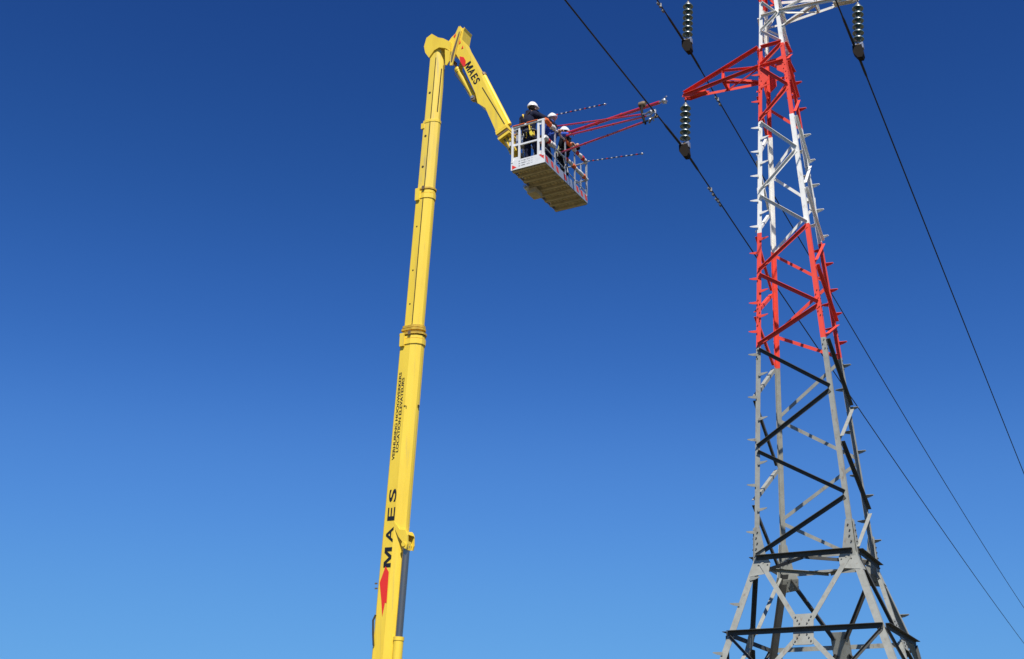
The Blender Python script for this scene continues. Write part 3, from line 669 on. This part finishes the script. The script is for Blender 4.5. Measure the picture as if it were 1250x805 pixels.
for y0, y1, r, m in ((.0, .16, .066, PADW), (.16, .28, .06, PADR), (.28, .52, .068, PADW), (1.15, 1.25, .045, PADR), (1.25, 1.52, .05, PADW), (1.52, 1.68, .056, PADO), (1.68, 2.12, .052, PADW), (2.12, 2.26, .054, PADO), (2.26, 2.4, .05, PADW)): pad(.7, y0, y1, r, m)
mb = MB(); mb.tube((.03, -.028, HB+.02), (.36, -.028, HB+.02), .016, PADO, n=10); mb.tube((.42, -.028, HB+.02), (WB-.18, -.028, HB+.02), .016, PADO, n=10); mb.build('rail_padding', basket)
# gate wires, hanging ropes on the right side
mb = MB(); mb.path([(WB+.03, .95, .62), (WB+.05, 1.0, .4), (WB+.04, 1.1, .5), (WB+.05, 1.18, .3)], .01, PADW); mb.build('rope', basket)
mb = MB(); mb.path([(WB+.03, 1.7, .34), (WB+.07, 1.85, .3), (WB+.03, 2.0, .36)], .01, ALU); mb.build('rope', basket)
# rotator and mount beneath / beside the basket
mb = MB(); mb.box((.06, 1.1, -.1), (.24, .38, .14), DECK); mb.build('rotator_box', basket)
mb = MB(); mb.tube((-.05, .8, -.04), (-.05, .94, -.04), .06, BWH, n=14); mb.tube((-.05, .74, -.04), (-.05, .8, -.04), .04, GREYM, n=14); mb.build('rotator_motor', basket)
mb = MB(); mb.box((-.1, .6, .55), (.12, .5, .5), YEL); mb.box((-.06, .28, .28), (.1, .08, .28), BWH); mb.box((-.08, .1, .8), (.05, .1, .1), BWH); mb.build('basket_mount', basket)
mb = MB(); mb.box((.1, .3, .95), (.2, .2, .3), ALU); mb.build('control_box', basket)

# ================================================================ PEOPLE
def skinned(name, verts, edges, rad, m, parent, sub=1):
    me = bpy.data.meshes.new(name); me.from_pydata([tuple(v) for v in verts], edges, [])
    o = bpy.data.objects.new(name, me); COL.objects.link(o)
    md = o.modifiers.new('skin', 'SKIN'); md.use_smooth_shade = True
    for i, r in enumerate(rad):
        sv = me.skin_vertices[0].data[i]; sv.radius = r if isinstance(r, tuple) else (r, r); sv.use_root = (i == 0)
    md2 = o.modifiers.new('sub', 'SUBSURF'); md2.levels = sub; md2.render_levels = sub
    dg = bpy.context.evaluated_depsgraph_get()
    nm = bpy.data.meshes.new_from_object(o.evaluated_get(dg)); bpy.data.objects.remove(o)
    nm.materials.clear(); nm.materials.append(m); nm.name = name
    for p in nm.polygons: p.use_smooth = True
    o = bpy.data.objects.new(name, nm); COL.objects.link(o); o.parent = parent
    return o
def chain(pts, rad, V_, E_, R_, start=None):
    prev = start
    for p, r in zip(pts, rad):
        V_.append(V(p)); R_.append(r); i = len(V_)-1
        if prev is not None: E_.append((prev, i))
        prev = i
    return prev
def hand(mb, wrist, elbow, m, grip):
    d = (wrist-elbow).normalized(); side = d.cross(V((0, 0, 1))).normalized(); dn = d.cross(side).normalized()
    if dn.z > 0: dn = -dn; side = -side
    pc = wrist+d*.055
    mb.ball(pc, .045, m, (1, 1, .8), 10)
    for k in range(4):
        b = wrist+d*.09+side*(.027-.018*k); L = (.06, .068, .064, .05)[k]*.95
        k1 = b+d*(L*.5)+dn*(L*.25*grip); k2 = k1+d*(L*.2*(1-grip))+dn*(L*.5*max(.3, grip)); k3 = k2+dn*(L*.25*grip)-d*(L*.3*grip)+d*(L*.3*(1-grip))
        mb.path([b-d*.03, b, k1, k2, k3], [.0105, .0105, .010, .009, .007], m, 6)
    b = wrist+d*.035+side*.035
    mb.path([b-side*.02, b+side*.02+d*.02, b+side*.022+d*.05+dn*.02, b+side*.01+d*.065+dn*.04], [.013, .013, .011, .008], m, 6)
def person(loc, face, head, chest, pelvis, knees, feet, elbows, hands, look, jacket, trousers, label, harness=None, pouch=False, collar=None, grips=(1, 1)):
    """all joints in basket coordinates; face = heading of the body, look = heading of the head"""
    t = thing('person', label, 'person', bw(loc), BA, 'workers standing in the lift basket')
    O = V(loc); q = lambda p: V(p)-O
    head, chest, pelvis = q(head), q(chest), q(pelvis); knees = [q(k) for k in knees]; feet = [q(k) for k in feet]; elbows = [q(k) for k in elbows]; hands = [q(k) for k in hands]
    fd = V((math.cos(face), math.sin(face), 0)); sd_ = V((-fd.y, fd.x, 0))      # forward, left
    ld = V((math.cos(look), math.sin(look), 0))
    neck = chest+V((0, 0, .2)); belly = pelvis.lerp(chest, .45)
    sh = [chest+V((0, 0, .12))+sd_*.19, chest+V((0, 0, .12))-sd_*.19]; hip = [pelvis+sd_*.1-V((0, 0, .05)), pelvis-sd_*.1-V((0, 0, .05))]
    # body
    VV, EE, RR = [], [], []
    tr = chain([pelvis, belly, chest, neck-V((0, 0, .05)), neck+V((0, 0, .03)), head-V((0, 0, .07)), head-V((0, 0, .0)), head+V((0, 0, .07))], [(.1, .085), (.1, .085), (.11, .09), (.08, .07), (.058, .058), (.07, .075), (.083, .09), (.06, .065)], VV, EE, RR)
    for i in (0, 1):
        chain([sh[i], elbows[i].lerp(sh[i], .5), elbows[i], elbows[i].lerp(hands[i], .5), hands[i]], [.045, .045, .04, .036, .027], VV, EE, RR, 2)
        chain([hip[i], hip[i].lerp(knees[i], .5), knees[i], knees[i].lerp(feet[i], .4), feet[i]+V((0, 0, .09)), feet[i]+V((0, 0, .05))+fd*.09], [.07, .07, .055, .05, .04, .035], VV, EE, RR, 0)
    body = skinned('body', VV, EE, RR, SKIN, t)
    # face details and hands are joined to the same mesh object
    mb = MB()
    for i in (0, 1): hand(mb, hands[i], elbows[i], SKIN, grips[i])
    hc = head
    ls = V((-ld.y, ld.x, 0))
    mb.path([hc+ld*.085+V((0, 0, .02)), hc+ld*.108+V((0, 0, -.018)), hc+ld*.09+V((0, 0, -.03))], [.009, .015, .011], SKIN, 6)
    for s in (-1, 1):
        mb.ball(hc+ls*(s*.082)+V((0, 0, .0)), .03, SKIN, (.5, .5, 1), 8); mb.ball(hc+ld*.077+ls*(s*.032)+V((0, 0, .025)), .012, INK, (1, 1, .7), 8)
    mb.box(hc+ld*.084+V((0, 0, -.055)), (.012, .045, .01), PADR, X=ld, Y=ls)
    mb.ball(hc+V((0, 0, -.01))+ld*.012, .098, SKIN, (.92, .85, 1.12), 14)
    hm = mb.mesh('hands'); import bmesh
    bm = bmesh.new(); bm.from_mesh(body.data); k0 = len(body.data.materials)
    for mm in hm.materials:
        if mm.name not in [x.name for x in body.data.materials]: body.data.materials.append(mm)
    idx = [list(body.data.materials).index(mm) for mm in hm.materials]
    vmap = [bm.verts.new(v.co) for v in hm.vertices]
    for p in hm.polygons:
        try:
            f = bm.faces.new([vmap[i] for i in p.vertices]); f.material_index = idx[p.material_index]; f.smooth = p.use_smooth
        except ValueError: pass
    bm.to_mesh(body.data); bm.free()
    # hair at the nape
    mb = MB(); mb.ball(hc-ld*.022+V((0, 0, -.01)), .104, CAST, (.9, .92, 1.0), 12); mb.build('hair', body)
    # jacket
    VV, EE, RR = [], [], []
    chain([pelvis+V((0, 0, -.03)), pelvis+V((0, 0, .06)), belly, chest, neck-V((0, 0, .05)), neck+V((0, 0, .0))], [(.185, .15), (.175, .145), (.17, .14), (.19, .145), (.11, .1), (.078, .078)], VV, EE, RR)
    for i in (0, 1):
        chain([sh[i], elbows[i].lerp(sh[i], .5), elbows[i], elbows[i].lerp(hands[i], .5), elbows[i].lerp(hands[i], .93)], [.095, .082, .07, .062, .05], VV, EE, RR, 3)
    jk = skinned('jacket', VV, EE, RR, jacket, body)
    mb = MB()
    for i in (0, 1):
        mb.path([chest+V((0, 0, .06)), chest.lerp(sh[i], .6)+V((0, 0, .03)), sh[i], sh[i].lerp(elbows[i], .5), elbows[i], elbows[i].lerp(hands[i], .5), elbows[i].lerp(hands[i], .93)], [.1, .105, .092, .075, .066, .058, .046], jacket, 12)
        mb.ball(sh[i], .094, jacket); mb.ball(elbows[i], .066, jacket)
    mb.ball(pelvis+V((0, 0, .06)), .185, jacket, (1, 1, .9)); mb.ball(chest-V((0, 0, .04)), .185, jacket, (1, 1, 1.3))
    bm = bmesh.new(); bm.from_mesh(jk.data); tmpm = mb.mesh('tmp'); bm.from_mesh(tmpm)
    for f in bm.faces: f.material_index = 0
    bm.to_mesh(jk.data); bm.free(); bpy.data.meshes.remove(tmpm)
    collar = collar or jacket
    if collar: mb = MB(); mb.lathe([(neck-V((0, 0, .07)), ZUP, .11), (neck+V((0, 0, .0)), ZUP, .09), (neck+V((0, 0, .06)), ZUP, .085)], collar, 14); mb.build('collar', jk)
    # trousers
    VV, EE, RR = [], [], []
    chain([pelvis+V((0, 0, .1)), pelvis-V((0, 0, .05))], [(.165, .135), (.165, .14)], VV, EE, RR)
    for i in (0, 1):
        chain([hip[i]-V((0, 0, .06)), hip[i].lerp(knees[i], .5), knees[i], knees[i].lerp(feet[i], .5), feet[i]+V((0, 0, .12))], [.105, .095, .077, .072, .062], VV, EE, RR, 1)
    skinned('trousers', VV, EE, RR, trousers, body)
    for i in (0, 1):
        mb = MB(); mb.path([feet[i]-fd*.07+V((0, 0, .05)), feet[i]+V((0, 0, .06)), feet[i]+fd*.1+V((0, 0, .05)), feet[i]+fd*.17+V((0, 0, .04))], [.045, .055, .048, .03], BOOT, 10); mb.tube(feet[i]+V((0, 0, .05)), feet[i]+V((0, 0, .16)), .058, BOOT); mb.box(feet[i]+fd*.04+V((0, 0, .012)), (.28, .1, .024), BOOT, X=fd, Y=sd_); mb.build('boot', body)
    # helmet
    mb = MB(); c = hc+V((0, 0, .03))-ld*.006; n = 20; K = 8; vs = []; fs = []
    for i in range(K+1):
        a = R(90*i/K)
        for k in range(n):
            th = 2*math.pi*k/n; w = ld*(math.cos(th)*.137*math.cos(a))+ls*(math.sin(th)*.116*math.cos(a)); vs.append(c+w+V((0, 0, .122*math.sin(a)-.012*math.cos(th)*math.cos(a)*-1*.4)))
    for i in range(K):
        for k in range(n): fs.append((i*n+k, i*n+(k+1) % n, (i+1)*n+(k+1) % n, (i+1)*n+k))
    mb.add(vs, fs, HELM, True)
    br = [c+ld*(math.cos(th)*(.14+.045*max(0, math.cos(th))**3))+ls*(math.sin(th)*.12)+V((0, 0, -.006)) for th in [2*math.pi*k/24 for k in range(24)]]
    mb.prism(br, V((0, 0, -.012)), HELM)
    for s in (-.035, 0, .035): mb.path([c+ld*(.12*math.cos(R(a)))+ls*s+V((0, 0, .128*math.sin(R(a)))) for a in range(10, 171, 20)], .007, HELM, 6)
    he = mb.build('helmet', body)
    mb = MB()
    for s in (-1, 1): mb.path([hc+ls*(s*.1)+V((0, 0, .03)), hc+ls*(s*.088)+ld*.01+V((0, 0, -.06)), hc+ld*.03+V((0, 0, -.125))], .008, INK, 6)
    mb.build('chin_strap', he)
    if harness:
        mb = MB(); bk = -fd*.155
        for s in (-1, 1):
            a = chest+V((0, 0, .19))+sd_*(s*.1); b_ = chest+bk*1.0+V((0, 0, .0))+sd_*(s*.02); c_ = belly+bk*.95-sd_*(s*.1)
            mb.path([a+fd*.15-V((0, 0, .1)), a+fd*.02+V((0, 0, .02)), a-fd*.12-V((0, 0, .04)), b_, c_, pelvis+bk*1.02-sd_*(s*.12)], .02, harness if s > 0 else CAST, 6)
            mb.path([hip[0 if s > 0 else 1]+fd*.12-V((0, 0, .02)), hip[0 if s > 0 else 1]+sd_*(s*.1)-V((0, 0, .1)), hip[0 if s > 0 else 1]-fd*.13-V((0, 0, .12))], .016, CAST, 6)
        ring = [pelvis+V((0, 0, .08))+fd*(.17*math.cos(th))+sd_*(.2*math.sin(th)) for th in [2*math.pi*k/18 for k in range(19)]]
        mb.path(ring, .016, IRON, 6)
        for k in range(5): p = pelvis+V((0, 0, .02))+fd*(.16*math.cos(2.2+k*.5))+sd_*(.21*math.sin(2.2+k*.5)); mb.path([p, p+V((.01, 0, -.12)), p+V((-.01, 0, -.16))], .014, GREYM if k % 2 else harness, 6)
        mb.build('harness', body)
    if pouch:
        p = pouch if isinstance(pouch, V) else pelvis
        mb = MB(); mb.prism([p+V((-.05, 0, .04)), p+V((.0, 0, .07)), p+V((.035, 0, .0)), p+V((.05, 0, -.05)), p+V((0, 0, -.08)), p+V((-.04, 0, -.03))], -bv*0+V((0, -.05, 0)), TAG); mb.tube(p+V((0, -.02, .08)), p+V((-.02, -.02, .2)), .01, TAG); mb.build('tool_pouch', body)
    return t
FZ = .1
h1 = bl(650.5, 131.5, .30); h1y = .30
person((.42, .32, FZ), R(80), (h1.x, .30, h1.z), (h1.x-.09, .26, FZ+1.36), (.34, .30, FZ+.95), [(.26, .36, FZ+.5), (.5, .36, FZ+.5)], [(.24, .3, FZ), (.54, .34, FZ)],
       [(.12, .24, FZ+1.28), (.79, .42, FZ+1.34)], [(-.1, .42, FZ+1.2), (.92, .66, FZ+1.17)], R(55), NAVY, NAVY,
       'worker in dark clothes with yellow harness strap, back turned, behind the white front panel', HARN, grips=(1, 1),
       pouch=bl(649.5, 163, .1)-V((.42, .32, FZ)))
h2 = bl(673.8, 145, .72)
hd2 = bl(694.5, 163.6, 1.1)
person((.58, .72, FZ), R(20), (h2.x, .72, h2.z), (h2.x-.03, .74, h2.z-.33), (.55, .74, FZ+.95), [(.6, .66, FZ+.5), (.6, .86, FZ+.5)], [(.5, .62, FZ), (.58, .9, FZ)],
       [(h2.x+.12, 1.0, h2.z-.33), (.72, .62, h2.z-.52)], [tuple(hd2), (.92, .72, FZ+1.13)], R(-22), BLUE, NAVY,
       'worker in bright blue jacket seen side on, middle of the three, holding a red pole', PADO, collar=INK)
h3 = bl(689.5, 161.5, 1.45)
hd3 = bl(705, 177.5, 1.62)
person((.62, 1.5, FZ), R(30), (h3.x, 1.45, h3.z), (h3.x+.0, 1.47, h3.z-.33), (.64, 1.5, FZ+.92), [(.7, 1.42, FZ+.48), (.68, 1.62, FZ+.48)], [(.6, 1.36, FZ), (.62, 1.66, FZ)],
       [(.95, 1.75, FZ+1.2), (.82, 1.22, h3.z-.48)], [tuple(hd3), (.92, 1.35, FZ+1.12)], R(60), DARK, DARK,
       'worker in black jacket furthest along the basket, lowest helmet, gripping the bottom red pole', HRN2)

# ================================================================ POLES
def pole(a, b, r, label, endkind, stripes=False):
    d = (b-a); L = d.length; d.normalize()
    t = thing('insulating_pole', label, 'pole', a, 0, 'red insulated poles held out to the line' if not stripes else 'thin striped sticks pointing out of the basket')
    x = d.cross(ZUP).normalized(); z = x.cross(d)
    if not stripes:
        mb = MB(); mb.tube(V(), d*L, r, POLE, n=12); mb.build('shaft', t)
        for k in (.02, .35, .62): mb = MB(); mb.tube(d*(L*k), d*(L*k+.04), r*1.25, PADR if k else GREYM, n=12); mb.build('joint_ring', t)
    else:
        n = 23; mb = MB(); mb.tube(V(), d*L, r*.7, INK, n=8); sh = mb.build('shaft', t)
        for k in range(n):
            if k % 2: mb = MB(); a0 = L*(.05+k/n*.95); mb.tube(d*a0, d*(a0+L*.024), r*.95, (BWH, PADR)[(k//2) % 3 == 1], n=8); mb.build('band', t)
    e = d*L
    if endkind == 'fork':
        mb = MB(); mb.tube(e-d*.12, e+d*.14, r*.8, GREYM, r*.6); mb.ball(e+d*.2, .055, GREYM, (1, 1, 1.1)); mb.tube(e+d*.16-z*.05, e+d*.3-z*.07, .016, GREYM); mb.tube(e+d*.16+z*.05, e+d*.27+z*.09, .016, GREYM); mb.tube(e+d*.2-x*.07, e+d*.2+x*.07, .02, GREYM); mb.build('end_fork', t)
    elif endkind == 'hook':
        mb = MB(); mb.tube(e-d*.04, e+d*.12, r*1.1, GREYM); mb.path([e+d*.1, e+d*.2+z*.03, e+d*.3+z*.07, e+d*.36+z*.02, e+d*.33-z*.05, e+d*.27-z*.06], .016, GREYM, 8); mb.build('end_hook', t)
    elif endkind == 'dark':
        mb = MB(); mb.tube(e-d*.1, e+d*.32, r*.9, INK); mb.ball(e+d*.34, .04, GREYM); mb.tube(e+d*.33-z*.06, e+d*.42+z*.03, .018, BRNM); mb.tube(e+d*.3+z*.1-x*.04, e+d*.3-z*.08, .016, GREYM); mb.build('end_clamp', t)
    else:
        mb = MB(); mb.ball(e+d*.03, .028, GREYM); mb.tube(e, e+d*.09, .01, GREYM); mb.build('end_eye', t)
    return a, d, L
wpt = V(w1(yy_at(w1, 137)))
a1 = bw(bl(692, 162.5, 1.25)); pole(a1, at_dist(805, 124.8, 22.3), .038, 'thickest red pole, crossing over the others with its fork past the line', 'fork')
a2 = bw(bl(677.5, 154.3, .95)); pole(a2, at_dist(785.5, 139.3, 21.9), .020, 'slim red pole starting beside the middle worker, topmost at the basket', 'hook')
a3 = bw(bl(690, 165.8, 1.12)); pole(a3, at_dist(791, 141.3, 21.75), .022, 'slim red pole just below the thick one, held in the blue sleeve', 'hook')
a4 = bw(bl(682, 187, 1.3)); pole(a4, at_dist(785, 149.2, 21.9), .023, 'lowest red pole, gripped by the furthest worker, ending in a black clamp', 'dark')
t = thing('pole_clamp', 'brown cast clamp bar joining the red poles near the line', 'clamp', at_dist(782, 128, 22.15))
o = V(t.location); mb = MB(); mb.lathe([(V((-.03, 0, 0)), (1, -.6, -.2), .06), (V((.06, -.03, 0)), (1, -.6, -.2), .075), (V((.1, -.05, 0)), (1, -.6, -.2), .05)], BRNM, 12); mb.build('clamp_body', t)
pts = [at_dist(783, 129, 22.1)-o, at_dist(783.5, 136, 22.0)-o, at_dist(785, 143, 21.9)-o, at_dist(788, 151, 21.8)-o]
mb = MB(); mb.path(pts, [.035, .03, .028, .022], CAST, 8); mb.build('clamp_bar', t)
mb = MB(); mb.path([at_dist(799, 134, 21.6)-o, at_dist(801, 139, 21.6)-o, at_dist(797.5, 145, 21.6)-o, at_dist(798, 147, 21.6)-o], .018, GREYM, 8); mb.path([at_dist(790, 137.5, 21.8)-o, at_dist(795, 136, 21.7)-o, at_dist(800, 134.5, 21.6)-o], [.02, .035, .03], GREYM, 8)
mb.path([at_dist(796, 144, 21.6)-o, at_dist(803, 142, 21.6)-o], .022, BRNM, 8); mb.build('line_hook', t)
pole(bw(bl(668, 142.3, .85)), at_dist(737, 127.3, 24.4), .017, 'upper thin dark striped stick showing beyond the middle helmet', 'eye', True)
pole(bw((WB, 2.2, 1.13)), at_dist(783, 187.5, 24.2), .017, 'lower thin dark striped stick from the far corner of the basket', 'eye', True)
